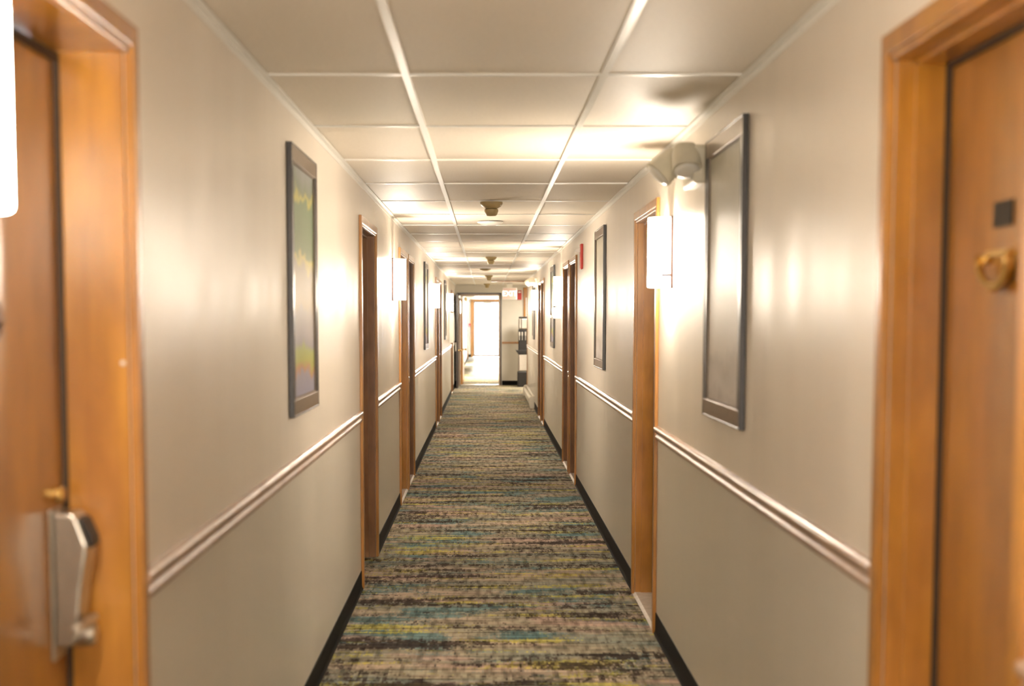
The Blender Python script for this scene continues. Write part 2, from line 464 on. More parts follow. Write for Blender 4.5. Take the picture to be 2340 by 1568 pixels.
# baseboards (black cove base) and chair rails
def segments(openings, y0, y1, gap=C):
    ys = y0; out = []
    for a, b in openings:
        if a - gap - ys > 0.01: out.append((ys, a - gap))
        ys = b + gap
    if y1 - ys > 0.01: out.append((ys, y1))
    return out
def base_and_rail(s, X, segs, nb, nr, side):
    bm = bmesh.new()
    for a, b in segs:
        pts = [(X, 0), (X - s * .012, 0), (X - s * .007, .008), (X - s * .004, .02), (X - s * .003, .100), (X, .102)]
        prism(bm, pts, 'y', a, b)
    struct(nb, bm, M['black'], label='black vinyl cove base along the %s wall' % side, cat='baseboard')
    bm = bmesh.new()
    for a, b in segs:
        z = 0.925
        prof = [(0, 0), (.006, 0), (.011, .004), (.014, .011), (.012, .019), (.007, .024), (.006, .030), (.010, .034), (.018, .041), (.021, .050), (.018, .059), (.010, .064), (0, .065)]
        prism(bm, [(X - s * d, z + h) for d, h in prof], 'y', a, b)
    o = struct(nr, bm, M['rail'], label='pale wooden chair rail on the %s wall' % side, cat='chair rail')
    smooth_by_angle(o, 50)
base_and_rail(-1, XL, segments(LEFT, Y_BACK, Y_END), 'baseboard_left', 'trim_3', 'left')
base_and_rail(1, XR, segments(RIGHT, Y_BACK, Y_RW - .06), 'baseboard_right', 'trim_4', 'right')
bm = bmesh.new(); box(bm, DX1 + .04, 0.82, Y_END - .02, Y_END, .93, .975)
struct('trim_5', bm, M['wood'], .004, 'orange wooden rail on the cream end wall', 'wall rail')
bm = bmesh.new(); box(bm, DX1 + .04, 0.82, Y_END - .008, Y_END, 0, .10); box(bm, XL, DX0 - .02, Y_END - .008, Y_END, 0, .1)
box(bm, XL, XL + .008, Y_END + .14, Y_FAR, 0, .1); box(bm, XL, GX0 - .08, Y_FAR - .008, Y_FAR, 0, .1)
box(bm, XR - .008, XR, Y_END + .14, Y_FAR, 0, .1)
struct('baseboard_end', bm, M['black'], label='black vinyl base under the end wall and beyond the doorway', cat='baseboard')
# timber at the alcove mouth
bm = bmesh.new(); box(bm, XR - .012, XR + WT + .01, Y_RW - .055, Y_RW + .015, 0, 2.13)
struct('trim_6', bm, M['wood'], .004, 'wooden corner trim where the right wall ends', 'corner trim')
bm = bmesh.new(); box(bm, .10, 1.95, 29.35, 29.75, H - .012, H + .004); box(bm, .75, 1.95, 29.25, 29.35, H - .04, H + .004)
struct('trim_7', bm, M['wood'], .003, 'wooden trim across the ceiling at the alcove', 'ceiling trim')
# wallcovering seam above the second left door
# ------------------------------------------------------------------ doors
def casing_bm(s, X, y0, y1, zt, w=C, t=.016):
    """Two legs and a head, mitre-like, stepped profile: inner bead thinner."""
    bm = bmesh.new(); xi = X - s * t; xj = X - s * (t - .005)
    def leg(a, b, inner_hi):
        # inner bead on the side towards the opening
        if inner_hi: box(bm, X, xi, a, b - .014, 0, zt + w); box(bm, X, xj, b - .014, b, 0, zt)
        else: box(bm, X, xi, a + .014, b, 0, zt + w); box(bm, X, xj, a, a + .014, 0, zt)
    leg(y0 - w, y0, True); leg(y1, y1 + w, False)
    box(bm, X, xi, y0 - .014, y1 + .014, zt + .014, zt + w); box(bm, X, xj, y0 - .0, y1 + .0, zt, zt + .014)
    return bm

def lever(parent, s, xd, y, z, mat, length=.11, d=-1):
    bm = bmesh.new()
    lathe(bm, [(.026, 0), (.026, .006), (.012, .010), (.010, .045), (.012, .05), (0, .052)], 20, aim((xd, y, z), (-s, 0, 0)))
    box(bm, xd - s * .038, xd - s * .052, y, y + d * length, z - .009, z + .009)
    o = obj('door_handle', bm, mat, parent, .003); return o

def make_door(n, s, X, y0, y1, look, recess=.10, label='', stop=True, sill='marble', handle=True, near=False, jamb=None, casing=None):
    cx = (y0 + y1) / 2
    t = thing('door_%d' % n, label, 'door', (X, cx, 0), kind='structure')
    cm = casing or M['wood']; jm = jamb or M['wood']
    obj('door_casing', casing_bm(s, X, y0, y1, OPEN_H), cm, t, .0025)
    xd = X + s * recess
    bm = bmesh.new(); j = .012
    zt = OPEN_H
    box(bm, X + s * .0005, xd + s * .045, y0 - 0, y0 + j, 0, zt); box(bm, X + s * .0005, xd + s * .045, y1 - j, y1, 0, zt)
    box(bm, X + s * .0005, xd + s * .045, y0, y1, zt, zt + j)
    obj('door_jamb', bm, jm, t, .0015)
    if stop:
        bm = bmesh.new(); a, b = X + s * (recess - .068), xd - s * .010
        box(bm, a, b, y0 + j, y0 + j + .011, 0, zt); box(bm, a, b, y1 - j - .011, y1 - j, 0, zt); box(bm, a, b, y0 + j, y1 - j, zt - .011, zt)
        obj('door_stop', bm, jm, t, .0015)
    bm = bmesh.new(); e = j + (.011 if stop else 0)
    box(bm, xd - s * .010, xd, y0 + e - .004, y0 + e + .007, .01, zt - .003); box(bm, xd - s * .010, xd, y1 - e - .009, y1 - e + .004, .01, zt - .003)
    box(bm, xd - s * .010, xd, y0 + e, y1 - e, zt - .02, zt - .006)
    obj('door_seal', bm, M['seal'], t)
    bm = bmesh.new(); box(bm, xd, xd + s * .04, y0 + j + .002, y1 - j - .002, .014, zt - .003)
    leaf = obj('door_leaf', bm, look, t, .002)
    bm = bmesh.new()
    if sill == 'marble':
        prism(bm, [(X - s * .012, .0), (X + s * .002, .013), (xd, .013), (xd, 0)], 'y', y0 + .001, y1 - .001)
        obj('threshold', bm, M['marble'], t, .002)
    else:
        box(bm, X + s * .08, xd, y0 + .012, y1 - .012, 0, .008); obj('threshold', bm, M['alu'], t, .002)
    if handle: lever(leaf, s, xd, y1 - .09 if handle == 'far' else y0 + .09, .93, M['nickel'], .10, -1 if handle == 'far' else 1)
    return t, xd, leaf

spec_l = ['near wooden door at the left edge with an electronic lock',
          'brown recessed door just past the tall green-topped print',
          'first door of the left pair behind the second left sconce',
          'second door of the left pair, touching its neighbour\'s casing',
          'nearer of the two distant left doors past the third left sconce',
          'farther of the two distant left doors past the third left sconce',
          'last left door beside the open dark fire door']
spec_r = ['near wooden door at the right edge with a brass knocker',
          'recessed wooden door behind the brightest right sconce',
          'right door directly beyond the red fire alarm strobe',
          'right door between the strobe\'s door and the second right sconce',
          'nearer of the two distant right doors before the heater',
          'farther of the two distant right doors before the heater']
n = 0
for i, (a, b) in enumerate(LEFT):
    n += 1
    if i == 0:
        L1, xl1, leafL1 = make_door(n, -1, XL, a, b, M['door'], .130, spec_l[0], stop=False, sill='metal', handle=False)
    elif i == 1:
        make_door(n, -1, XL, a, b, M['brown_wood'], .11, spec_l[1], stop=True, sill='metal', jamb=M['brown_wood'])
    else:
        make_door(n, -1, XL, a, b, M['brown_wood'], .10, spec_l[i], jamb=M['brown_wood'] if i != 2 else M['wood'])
for i, (a, b) in enumerate(RIGHT):
    n += 1
    if i == 0:
        R1, xr1, leafR1 = make_door(n, 1, XR, a, b, M['door'], .102, spec_r[0], stop=True, sill='metal', handle=False)
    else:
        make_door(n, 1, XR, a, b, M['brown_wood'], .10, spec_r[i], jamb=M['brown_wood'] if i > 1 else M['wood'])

# small white bumper on the near left casing edge
bm = bmesh.new(); lathe(bm, [(.005, 0), (.005, .002), (.0, .005)], 12, aim((XL - .01, 2.838, 1.408), (0, -1, 0)))
obj('bumper', bm, M['white'], L1, smooth=True)

# electronic lock on the near left door (profile in x,z extruded along y)
ly0, ly1 = 2.735, 2.808
bm = bmesh.new(); box(bm, xl1, xl1 + .006, ly0 - .006, ly1 + .004, .845, 1.135)
plate = obj('lock_plate', bm, M['nickel'], leafL1, .003)
bm = bmesh.new()
prof = [(0.006, .872), (.034, .872), (.046, .885), (.052, .93), (.058, .99), (.068, 1.045), (.070, 1.068), (.052, 1.118), (.044, 1.128), (.006, 1.130)]
prism(bm, [(xl1 + a, z) for a, z in prof], 'y', ly0, ly1)
lock = obj('lock_body', bm, M['nickel'], plate, .006, segs=3)
bm = bmesh.new(); prism(bm, [(xl1 + .058, 1.060), (xl1 + .078, 1.062), (xl1 + .078, 1.078), (xl1 + .062, 1.115), (xl1 + .048, 1.120)], 'y', ly0 + .008, ly1 - .008)
obj('card_reader', bm, M['dark_plastic'], plate, .003)
bm = bmesh.new()
lathe(bm, [(.024, 0), (.024, .03), (.020, .04), (0, .042)], 24, aim((xl1 + .034, (ly0 + ly1) / 2, .892), (1, 0, 0)))
obj('lever_hub', bm, M['nickel'], plate, .002)
bm = bmesh.new()
box(bm, xl1 + .058, xl1 + .076, ly1 - .02, ly0 - .085, .914, .930)
obj('door_handle', bm, M['nickel'], plate, .006, segs=3)
bm = bmesh.new(); lathe(bm, [(.016, 0), (.016, .012), (.012, .018), (0, .02)], 20, aim((xl1, 2.775, 1.160), (1, 0, 0)))
obj('deadbolt_knob', bm, M['brass'], leafL1, .001)

bm = bmesh.new(); lathe(bm, [(.038, 0), (.038, .005), (.030, .009), (.027, .006), (.016, .006), (.012, .014), (0, .016)], 36, aim((xl1, 2.445, 1.492), (1, 0, 0)))
obj('viewer_plate', bm, M['plaque'], leafL1, .0008)
# brass knocker and number plate on the near right door
bm = bmesh.new(); prism(bm, [(2.55, 1.655), (2.645, 1.655), (2.645, 1.700), (2.55, 1.700)], 'x', xr1, xr1 - .004)
obj('number_plate', bm, M['dark_plastic'], leafR1, .001)
bm = bmesh.new()
lathe(bm, [(.028, 0), (.028, .003), (.020, .008), (0, .012)], 24, aim((xr1, 2.56, 1.585), (-1, 0, 0)))
kn = obj('door_knocker', bm, M['brass'], leafR1, .001)
bm = bmesh.new()
for k in range(-12, 13):
    pass
ring = []
for k in range(25):
    a = math.pi * (k / 24)
    ring.append((2.595 + .075 * math.cos(a), 1.600 - .050 * math.sin(a)))
sk = []
for y, z in ring:
    sk.append([bm.verts.new((xr1 - .018 + .008 * math.cos(q * math.pi / 4), y + .010 * math.sin(q * math.pi / 4) * 0.3, z + .011 * math.sin(q * math.pi / 4))) for q in range(8)])
for A, B in zip(sk, sk[1:]):
    for q in range(8): bm.faces.new((A[q], A[(q + 1) % 8], B[(q + 1) % 8], B[q]))
bm.faces.new(sk[0]); bm.faces.new(sk[-1][::-1])
box(bm, xr1, xr1 - .012, 2.54, 2.66, 1.603, 1.615)
obj('knocker_ring', bm, M['brass'], kn, .0015)
bm = bmesh.new(); lathe(bm, [(.009, 0), (.009, .01), (0, .018)], 16, aim((xr1, 2.668, 1.600), (-1, 0, 0)))
obj('knocker_stud', bm, M['brass'], kn, smooth=True)

# ------------------------------------------------------------------ cross-corridor doorway
n += 1
t = thing('door_%d' % n, 'open doorway in the end wall framed in dark metal', 'door', (DX0, Y_END, 0), kind='structure')
bm = bmesh.new()
for a, b in ((DX0, DX0 + .04), (DX1 - .03, DX1)): box(bm, a, b, Y_END - .012, Y_END + .152, 0, DZ)
box(bm, DX0, DX1, Y_END - .012, Y_END + .152, DZ - .04, DZ)
obj('door_casing', bm, M['alu'], t, .003)
bm = bmesh.new(); box(bm, DX0 - .035, DX0, Y_END - .016, Y_END, 0, DZ + .03); box(bm, DX1, DX1 + .03, Y_END - .016, Y_END, 0, DZ + .03); box(bm, DX0, DX1, Y_END - .016, Y_END, DZ, DZ + .03)
obj('casing_edge', bm, M['dark_wood'], t, .003)
bm = bmesh.new(); box(bm, DX0 + .04, DX1 - .03, Y_END - .02, Y_END + .13, 0, .012)
obj('threshold', bm, M['marble'], t, .003)
# orange leaf swung through the doorway
leafc = Vector((DX0 + .045, Y_END + .10, 0))
bm = bmesh.new(); box(bm, 0, .045, 0, .90, .015, DZ - .05)
bmesh.ops.rotate(bm, verts=bm.verts[:], cent=(0, 0, 0), matrix=Matrix.Rotation(math.radians(-1.5), 3, 'Z'))
bmesh.ops.translate(bm, verts=bm.verts[:], vec=leafc)
lf = obj('door_leaf', bm, M['wood'], t, .003)
bm = bmesh.new(); lathe(bm, [(.026, 0), (.026, .006), (.012, .012), (.012, .04), (.028, .05), (.03, .07), (.02, .082), (0, .085)], 20, aim((DX0 + .093, Y_END + .16, .80), (1, 0, 0)))
obj('door_knob', bm, M['brass'], lf, smooth=True)
bm = bmesh.new(); box(bm, DX0 + .05, DX0 + .11, Y_END + .03, Y_END + .10, DZ - .11, DZ - .05); box(bm, DX0 + .05, DX0 + .36, Y_END + .05, Y_END + .07, DZ - .055, DZ - .042)
obj('door_closer', bm, M['nickel'], lf, .004)
# dark fire door leaf folded against the left wall
n += 1
t = thing('door_%d' % n, 'dark fire door folded open against the left wall', 'door', (-.655, Y_END - .04, 0), kind='structure')
bm = bmesh.new(); box(bm, 0, .045, -1.55, 0, .015, 2.02)
bmesh.ops.rotate(bm, verts=bm.verts[:], cent=(0, 0, 0), matrix=Matrix.Rotation(math.radians(1.0), 3, 'Z'))
bmesh.ops.translate(bm, verts=bm.verts[:], vec=(-.668, Y_END - .04, 0))
lf = obj('door_leaf', bm, M['dark_wood'], t, .003)
bm = bmesh.new(); box(bm, -.662, -.640, 31.36, 31.435, .80, .98)
obj('lock_plate', bm, M['nickel'], lf, .002)
bm = bmesh.new(); lathe(bm, [(.022, 0), (.022, .006), (.010, .012), (.010, .03), (.024, .04), (.022, .06), (0, .068)], 20, aim((-.596, 31.6, .81), (1, 0, 0)))
obj('door_knob', bm, M['brass'], lf, smooth=True)
bm = bmesh.new(); box(bm, -.60, -.555, 31.75, 32.0, 1.93, 1.99); box(bm, -.58, -.56, 32.0, 32.9, 1.99, 2.0)
obj('door_closer', bm, M['nickel'], lf, .004)

# alcove door on the end wall (white door in a wooden frame)
n += 1
t = thing('door_%d' % n, 'white alcove door in a wooden frame behind the water cooler', 'door', (1.2, Y_END, 0), kind='structure')
bm = bmesh.new(); box(bm, .835, .885, Y_END - .03, Y_END, 0, 2.18); box(bm, 1.70, 1.75, Y_END - .03, Y_END, 0, 2.18); box(bm, .885, 1.70, Y_END - .03, Y_END, 1.96, 2.18)
obj('door_casing', bm, M['wood'], t, .003)
bm = bmesh.new(); box(bm, .885, 1.70, Y_END - .015, Y_END + .0, .01, 1.96)
lf = obj('door_leaf', bm, M['white'], t, .002)
bm = bmesh.new(); lathe(bm, [(.026, 0), (.026, .006), (.012, .012), (.012, .04), (.028, .05), (.03, .07), (0, .085)], 20, aim((1.62, Y_END - .015, .95), (0, -1, 0)))
obj('door_knob', bm, M['brass'], lf, smooth=True)

# far glass door
n += 1
t = thing('door_%d' % n, 'sunlit glass exit door at the far end of the building', 'door', (0, Y_FAR, 0), kind='structure')
bm = bmesh.new(); box(bm, GX0 - .10, GX0, Y_FAR - .02, Y_FAR + .1, 0, GZ + .06); box(bm, GX1, GX1 + .10, Y_FAR - .02, Y_FAR + .1, 0, GZ + .06); box(bm, GX0, GX1, Y_FAR - .02, Y_FAR + .1, GZ, GZ + .06)
obj('door_casing', bm, M['wood'], t, .004)
bm = bmesh.new(); y0, y1 = Y_FAR + .01, Y_FAR + .055
box(bm, GX0, GX0 + .07, y0, y1, .01, GZ); box(bm, GX1 - .07, GX1, y0, y1, .01, GZ); box(bm, GX0 + .07, GX1 - .07, y0, y1, GZ - .07, GZ); box(bm, GX0 + .07, GX1 - .07, y0, y1, .01, .11)
lf = obj('door_leaf', bm, M['alu'], t, .003)
bm = bmesh.new(); box(bm, GX0 + .07, GX1 - .07, Y_FAR + .028, Y_FAR + .036, .11, GZ - .07)
obj('glass_pane', bm, M['glass'], lf)
bm = bmesh.new(); box(bm, GX0 + .24, GX0 + .46, Y_FAR - .03, Y_FAR - .01, 1.12, 1.145); box(bm, GX0 + .26, GX0 + .28, Y_FAR - .02, Y_FAR + .028, 1.12, 1.14); box(bm, GX0 + .42, GX0 + .44, Y_FAR - .02, Y_FAR + .028, 1.12, 1.14)
obj('pull_bar', bm, M['dark_plastic'], lf, .003)
bm = bmesh.new(); box(bm, GX0 + .02, GX0 + .13, Y_FAR - .05, Y_FAR + .01, 1.24, 1.33)
obj('lock', bm, M['steel'], lf, .006)
bm = bmesh.new(); box(bm, GX0 + .38, GX0 + .72, Y_FAR - .06, Y_FAR + .005, GZ - .11, GZ - .05)
obj('door_closer', bm, M['steel'], lf, .01)

# door in the far corridor's left wall
n += 1
t = thing('door_%d' % n, 'wood-framed side door just before the far glass door', 'door', (XL, 54.5, 0), kind='structure')
bm = casing_bm(-1, XL, 53.9, 54.8, 2.0, .09, .035); obj('door_casing', bm, M['wood'], t, .003)
bm = bmesh.new(); box(bm, XL, XL + .012, 53.9, 54.8, .01, 2.0); lf = obj('door_leaf', bm, M['brown_wood'], t, .002)
bm = bmesh.new(); lathe(bm, [(.026, 0), (.012, .012), (.012, .04), (.028, .05), (.03, .07), (0, .085)], 16, aim((XL + .012, 54.0, 1.0), (1, 0, 0)))
obj('door_knob', bm, M['steel'], lf, smooth=True)

# ------------------------------------------------------------------ sconces
def make_sconce():
    """Built for the right wall: local x<0 points into the corridor; origin on the wall at the bottom."""
    t = thing('wall_sconce', '', 'sconce', (0, 0, 0))
    W_, Hh, D = .075, .300, .100
    bm = bmesh.new(); box(bm, 0, -.012, -W_ - .012, W_ + .012, -.006, Hh + .006)
    obj('backplate', bm, M['bronze'], t, .003)
    pts = [(-.012, -W_)]
    for k in range(13):
        a = math.pi * (k / 12 - .5)
        pts.append((-.012 - (D - .012) * (0.55 + 0.45 * math.cos(a)) if 0 < k < 12 else -.012 - (D - .012) * .45, W_ * math.sin(a)))
    pts.append((-.012, W_))
    bm = bmesh.new(); prism(bm, pts, 'z', 0, Hh)
    o = obj('shade', bm, M['shade'], t, .004); smooth_by_angle(o, 50)
    bm = bmesh.new(); prism(bm, pts, 'z', Hh, Hh + .004); obj('glow_block_cap', bm, M['white'], t)  # opaque cap, added to cut the upward glow on the ceiling
    for z in (Hh - .052, .050):
        bm = bmesh.new()
        q = [(x * 1.0 - .0035 if x < -.02 else x, y * 1.04) for x, y in pts]
        prism(bm, q, 'z', z, z + .003)
        b = obj('band', bm, M['bronze'], t)
        if z < .1:
            bmesh_o = b
            bm2 = bmesh.new(); box(bm2, -.012, -.05, -W_ - .004, -W_ + .002, z - .004, z + .008)
            me = b.data; bm2.to_mesh(me); bm2.free()
            me.materials.clear(); me.materials.append(M['bronze'])
            b.name = 'shade_clip'
    return t
proto = make_sconce()
GS = 'lit wall sconces along the corridor'
spots = [(1, 6.46, 'brightest right sconce, beside the tall grey print and emergency light'),
         (1, 15.50, 'right sconce above the small white wall box'),
         (1, 23.05, 'farthest right sconce, under the distant emergency light'),
         (-1, 1.83, 'large lit sconce cut off by the photo\'s left edge'),
         (-1, 10.90, 'left sconce between the brown recessed door and the door pair'),
         (-1, 18.75, 'middle-distance left sconce past the second left print'),
         (-1, 26.35, 'farthest left corridor sconce, above the white wall panel'),
         (-1, 37.5, 'lit sconce beyond the end doorway on the bright left wall'),
         (-1, -3.2, 'unseen sconce added for light behind the viewer on the left wall'),  # added out of view to light the near walls
         (1, -1.4, 'unseen sconce added for light behind the viewer on the right wall'),  # second out-of-view sconce added for the near walls
         (1, 41.0, 'unseen sconce added for light beyond the doorway on the hidden right wall')]  # added out of view to brighten the far corridor
for i, (s, y, lab) in enumerate(spots):
    o = proto if i == 0 else copy_tree(proto)
    o.location = (XR if s > 0 else XL, y, 1.630)
    o.rotation_euler.z = 0 if s > 0 else math.pi
    tag(o, lab, 'sconce', GS)

# ------------------------------------------------------------------ framed prints
def make_print(s, X, y0, y1, z0, z1, lab, mat, lean=.006):
    t = thing('framed_print', lab, 'picture', (X, (y0 + y1) / 2, z0), 'tall framed prints on the corridor walls')
    d = .021; fw = .060
    def fr(bm, a, b, c, e, x0=0.002, x1=d): box(bm, X - s * x0, X - s * x1, a, b, c, e)
    bm = bmesh.new()
    # outer edge band (dark) and faces
    fr(bm, y0, y0 + .008, z0, z1); fr(bm, y1 - .008, y1, z0, z1); fr(bm, y0 + .008, y1 - .008, z0, z0 + .006); fr(bm, y0 + .008, y1 - .008, z1 - .006, z1)
    fr(bm, y0 + .008, y0 + .055, z0 + .006, z1 - .006, .004, d - .002); fr(bm, y1 - .055, y1 - .008, z0 + .006, z1 - .006, .004, d - .002)
    obj('frame', bm, M['frame_black'], t, .0012)
    for c, e in ((z0 + .006, z0 + fw), (z1 - fw, z1 - .006)):
        bm = bmesh.new(); fr(bm, y0 + .008, y1 - .008, c, e, .004, d - .001)
        obj('frame_rail', bm, M['frame_face_sheen'], t, .0012)
    bm = bmesh.new(); fr(bm, y0 + .055, y1 - .055, z0 + fw, z1 - fw, .004, .010)
    obj('picture', bm, mat, t)
    bm = bmesh.new(); a, b, c, e = y0 + .055, y1 - .055, z0 + fw, z1 - fw; w = .006
    fr(bm, a, a + w, c, e, .010, .016); fr(bm, b - w, b, c, e, .010, .016); fr(bm, a + w, b - w, c, c + w, .010, .016); fr(bm, a + w, b - w, e - w, e, .010, .016)
    obj('liner', bm, M['liner'], t)
    t.rotation_euler.y = -s * math.atan(0.0) 
    return t
PZ0, PZ1 = 1.146, 2.122
make_print(-1, XL, 5.13, 5.88, PZ0, 2.104, 'tall framed print with green top on the near left wall', M['print_green'])
make_print(-1, XL, 16.3, 17.12, PZ0, PZ1, 'narrow-looking framed print between the left door pair and third sconce', M['print_green'])
make_print(-1, XL, 24.2, 25.0, PZ0, PZ1, 'most distant left framed print, before the white wall panel', M['print_grey'])
make_print(1, XR, 4.56, 5.33, PZ0, PZ1, 'tall framed grey print on the near right wall', M['print_grey'])
make_print(1, XR, 9.92, 10.74, PZ0, PZ1, 'framed print between the wooden door and red strobe on the right', M['print_grey'])
make_print(1, XR, 17.25, 18.1, PZ0, PZ1, 'framed print behind the second right sconce and white box', M['print_green'])
make_print(1, XR, 24.4, 25.2, PZ0, PZ1, 'most distant right framed print above the baseboard heater', M['print_grey'])

# ------------------------------------------------------------------ emergency lights
def make_emergency(lab, y):
    """local: x<0 into the corridor, y along the wall; z=0 bottom of the housing"""
    t = thing('emergency_light', lab, 'emergency light', (0, 0, 0), 'twin-head emergency lights on the right wall')
    bm = bmesh.new(); box(bm, -.002, -.055, -.15, .15, 0, .14)
    obj('housing', bm, M['cream'], t, .012, segs=3)
    for (p, d, sc) in (((-.082, -.10, .128), (.05, -.55, -1.0), 1.0), ((-.095, .03, .115), (-.75, -.10, -.75), 1.05)):
        bm = bmesh.new()
        mt = aim(p, d)
        # squarish head: superellipse rings, narrow back, wide lens end
        rings = []
        for r, tt in ((.018, -.012), (.038, -.004), (.046, .012), (.050, .05), (.053, .088), (.053, .094)):
            ring = []
            for k in range(28):
                a = 2 * math.pi * k / 28; c_, s_ = math.cos(a), math.sin(a); e = .62
                ring.append(bm.verts.new(mt @ Vector((sc * r * math.copysign(abs(c_) ** e, c_), sc * r * math.copysign(abs(s_) ** e, s_), sc * tt))))
            rings.append(ring)
        for A, B in zip(rings, rings[1:]):
            for k in range(28): bm.faces.new((A[k], A[(k + 1) % 28], B[(k + 1) % 28], B[k]))
        bm.faces.new(rings[0][::-1]); bm.faces.new(rings[-1])
        hd = obj('lamp_head', bm, M['cream'], t); smooth_by_angle(hd, 55)
        bm = bmesh.new(); lathe(bm, [(.046 * sc, .0945 * sc), (.046 * sc, .098 * sc), (.03 * sc, .104 * sc), (0, .106 * sc)], 24, mt)
        l = obj('lens', bm, M['white'], hd, smooth=True)
        bm = bmesh.new(); q = Vector(p)
        lathe(bm, [(.014, 0), (.014, .05)], 14, aim((-.05, q.y, .06), (q - Vector((-.05, q.y, .06)))))
        obj('swivel', bm, M['cream'], hd)
    return t
e = make_emergency('cream emergency light with two heads beside the near right print', 0)
e.location = (XR, 5.54, 1.985)
e2 = copy_tree(e); e2.location = (XR, 23.45, 1.99)
tag(e2, 'small distant emergency light above the farthest right sconce')

# ------------------------------------------------------------------ wall fittings
t = thing('fire_alarm_strobe', 'red fire alarm strobe on the right wall above the doors', 'fire alarm', (XR, 12.36, 1.90), 'red fire alarm strobes')
bm = bmesh.new(); box(bm, XR, XR - .022, 12.30, 12.43, 1.905, 2.115); obj('housing', bm, M['red'], t, .005)
bm = bmesh.new(); prism(bm, [(XR - .022, 2.045), (XR - .065, 2.052), (XR - .065, 2.066), (XR - .022, 2.085)], 'y', 12.32, 12.41); obj('strobe_lens', bm, M['white'], t, .002)
t = thing('fire_alarm_strobe', 'tiny red fire alarm strobe on the cream end wall', 'fire alarm', (.745, Y_END, 1.91), 'red fire alarm strobes')
bm = bmesh.new(); box(bm, .70, .79, Y_END - .03, Y_END, 1.91, 2.12); obj('housing', bm, M['red'], t, .004)
bm = bmesh.new(); box(bm, .715, .775, Y_END - .055, Y_END - .03, 2.065, 2.10); obj('strobe_lens', bm, M['white'], t, .004)

t = thing('wall_dispenser', 'small white box on the right wall below the second sconce', 'dispenser', (XR, 15.9, 1.49))
bm = bmesh.new(); prism(bm, [(XR - .001, 1.492), (XR - .075, 1.492), (XR - .100, 1.505), (XR - .104, 1.60), (XR - .09, 1.612), (XR - .001, 1.612)], 'y', 15.80, 15.93)
obj('housing', bm, M['white'], t, .006)
bm = bmesh.new(); box(bm, XR - .1, XR - .118, 15.84, 15.89, 1.50, 1.53); obj('push_button', bm, M['cream'], t, .004)

t = thing('wall_panel', 'white electrical panel below the farthest left sconce', 'electrical panel', (XL, 27.5, 1.03))
bm = bmesh.new(); box(bm, XL + .001, XL + .085, 27.35, 27.85, 1.04, 1.60); pb = obj('cabinet', bm, M['white'], t, .004)
bm = bmesh.new(); box(bm, XL + .085, XL + .092, 27.40, 27.80, 1.08, 1.56); obj('cabinet_door', bm, M['white'], t, .003)

# heater
t = thing('baseboard_heater', 'cream baseboard heater on the carpet along the far right wall', 'heater', (XR, 26.4, 0))
bm = bmesh.new()
prism(bm, [(XR - .004, .03), (XR - .062, .03), (XR - .085, .055), (XR - .088, .150), (XR - .070, .178), (XR - .062, .172), (XR - .058, .150), (XR - .035, .150), (XR - .035, .198), (XR - .004, .205)], 'y', 24.55, 28.45)
obj('cover', bm, M['heater'], t, .002)
for a, b in ((24.42, 24.55), (28.45, 28.58)):
    bm = bmesh.new(); prism(bm, [(XR - .004, .0), (XR - .075, .0), (XR - .092, .05), (XR - .092, .155), (XR - .060, .205), (XR - .004, .208)], 'y', a, b)
    obj('end_cap', bm, M['heater'], t, .003)
bm = bmesh.new(); box(bm, XR - .057, XR - .036, 24.56, 28.44, .10, .149); obj('vent_slot', bm, M['dark_plastic'], t)

# exit sign
t = thing('exit_sign', 'pale exit sign hanging under the ceiling right of the doorway', 'sign', (.50, 31.4, 1.90))
bm = bmesh.new(); box(bm, .345, .655, 31.38, 31.42, 1.90, 2.15); hs = obj('housing', bm, M['white'], t, .006)
bm = bmesh.new(); box(bm, .36, .64, 31.372, 31.38, 1.915, 2.135); fc = obj('sign_face', bm, M['sign'], t, .002)
bm = bmesh.new(); box(bm, .44, .56, 31.385, 31.415, 2.15, H - .001); obj('canopy_mount', bm, M['white'], t, .003)
cu = bpy.data.curves.new('lettering', 'FONT'); cu.body = 'EXIT'; cu.size = .155; cu.align_x = 'CENTER'; cu.align_y = 'CENTER'; cu.extrude = .002; cu.offset = .003
cu.materials.append(M['sign_red'])
tmp = bpy.data.objects.new('tmp_text', cu); COL.objects.link(tmp); bpy.context.view_layer.update()
tme = bpy.data.meshes.new_from_object(tmp.evaluated_get(bpy.context.evaluated_depsgraph_get())); bpy.data.objects.remove(tmp); bpy.data.curves.remove(cu)
if not tme.materials: tme.materials.append(M['sign_red'])
tx = bpy.data.objects.new('lettering', tme); COL.objects.link(tx); tx.parent = fc
tx.location = Vector((.50, 31.369, 2.02)) - Vector(t.location); tx.rotation_euler = (math.pi / 2, 0, 0)

# smoke / heat detectors
def make_detector():
    t = thing('smoke_detector', '', 'smoke detector')
    bm = bmesh.new(); lathe(bm, [(.072, 0), (.072, -.012), (.060, -.030), (.040, -.042), (.034, -.044)], 36)
    o = obj('base', bm, M['tan'], t); smooth_by_angle(o, 35)
    bm = bmesh.new(); lathe(bm, [(.034, -.044), (.044, -.047), (.044, -.060), (.036, -.082), (.028, -.088), (0, -.089)], 32)
    o = obj('sensor', bm, M['tan'], t); smooth_by_angle(o, 35)
    bm = bmesh.new(); lathe(bm, [(.004, 0), (.004, .003), (0, .004)], 10, aim((.058, -.03, -.022), (.6, -.5, -.6))); obj('indicator', bm, M['white'], t)
    return t
dp = make_detector()
dets = [(.033, 9.50, 'nearest tan smoke detector under the ceiling tiles'), (.055, 17.9, 'second tan smoke detector, small and further along the ceiling'),
        (.045, 25.5, 'third tan smoke detector near the corridor\'s end'), (.02, 31.6, 'fourth smoke detector just before the end doorway'),
        (.02, 40.0, 'smoke detector on the ceiling beyond the doorway')]
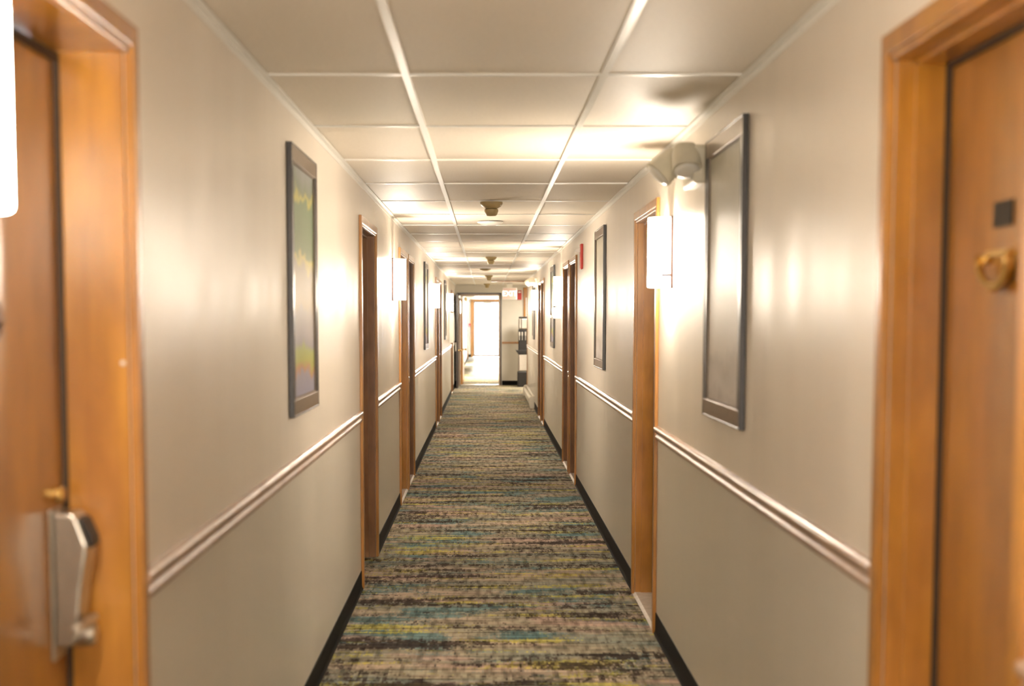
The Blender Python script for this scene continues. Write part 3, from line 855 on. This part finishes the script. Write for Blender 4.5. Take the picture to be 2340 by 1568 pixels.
for i, (x, y, lab) in enumerate(dets):
    o = dp if i == 0 else copy_tree(dp); o.location = (x, y, H - .0015); tag(o, lab, 'smoke detector', 'smoke detectors on the ceiling')
def make_disc(lab, x, y, r, mat):
    bm = bmesh.new(); lathe(bm, [(r, 0), (r, -.004), (r * .94, -.009), (r * .85, -.012), (r * .5, -.024), (0, -.028)], 40)
    o = obj('ceiling_speaker', bm, mat, None); smooth_by_angle(o, 30); o.location = (x, y, H - .0015)
    return tag(o, lab, 'ceiling speaker', 'round ceiling speakers')
make_disc('shallow white ceiling dome behind the nearest smoke detector', .03, 11.45, .10, M['grid'])
make_disc('small tan ceiling dome far down the corridor', -.01, 22.3, .085, M['tan'])
bm = bmesh.new(); lathe(bm, [(.05, 0), (.05, -.01), (.03, -.03), (.012, -.05), (0, -.052)], 20)
o = obj('ceiling_sprinkler', bm, M['brass'], None, smooth=True); o.location = (.02, 32.4, H); tag(o, 'brass sprinkler head above the end doorway', 'sprinkler')

# far corridor bits
t = thing('emergency_light', 'emergency light high on the bright wall beyond the doorway', 'emergency light', (XL, 42.0, 2.0))
bm = bmesh.new(); box(bm, XL + .001, XL + .06, 41.85, 42.15, 2.0, 2.12); obj('housing', bm, M['cream'], t, .01)
for yy in (41.9, 42.1):
    bm = bmesh.new(); lathe(bm, [(.03, 0), (.05, .03), (.055, .08), (0, .085)], 20, aim((XL + .07, yy, 2.07), (.6, -.5, -.5))); obj('lamp_head', bm, M['tan'], t, smooth=True)
t = thing('fire_pull_station', 'tiny red pull station beside the far glass door', 'fire alarm', (-.64, Y_FAR, 1.17))
bm = bmesh.new(); box(bm, -.675, -.612, Y_FAR - .04, Y_FAR, 1.17, 1.30); obj('housing', bm, M['red'], t, .004)
bm = bmesh.new(); box(bm, -.662, -.625, Y_FAR - .055, Y_FAR - .04, 1.19, 1.22); obj('pull_handle', bm, M['white'], t, .002)

# ------------------------------------------------------------------ water cooler
wx, wy = .86, 32.35
t = thing('water_cooler', 'black and steel water cooler standing at the far right alcove', 'water cooler', (wx, wy, 0))
def rbox(x0, x1, y0, y1, z0, z1):
    bm = bmesh.new(); box(bm, x0, x1, y0, y1, z0, z1); return bm
obj('base', rbox(wx - .17, wx + .17, wy - .17, wy + .17, .0, .335), M['dark_plastic'], t, .02, segs=4)
obj('lower_panel', rbox(wx - .155, wx + .155, wy - .155, wy + .155, .335, .72), M['steel'], t, .03, segs=4)
obj('dispensing_bay', rbox(wx - .15, wx + .15, wy - .12, wy + .15, .72, 1.26), M['dark_plastic'], t, .02, segs=4)
bm = bmesh.new(); prism(bm, [(wx - .215, .82), (wx - .20, .775), (wx - .155, .72), (wx + .155, .72), (wx + .155, .80), (wx - .19, .80)], 'y', wy - .17, wy + .1)
obj('drip_tray', bm, M['dark_plastic'], t, .005)
for k, xx in enumerate((wx - .13, wx - .07, wx + .0)):
    bm = bmesh.new(); box(bm, xx - .014, xx + .014, wy - .165, wy - .12, 1.12, 1.20); box(bm, xx - .006, xx + .006, wy - .16, wy - .15, 1.02, 1.12)
    obj('tap', bm, M['steel'], t, .003)
obj('top_panel', rbox(wx - .15, wx + .15, wy - .15, wy + .15, 1.26, 1.50), M['steel'], t, .03, segs=4)
for k, x0 in enumerate((wx - .09,)):
    bm = bmesh.new(); box(bm, x0 - .01, x0 + .012, wy - .153, wy - .149, 1.27, 1.49); obj('seam', bm, M['seal'], t)
obj('lid', rbox(wx - .145, wx + .145, wy - .145, wy + .145, 1.50, 1.535), M['dark_plastic'], t, .01, segs=3)
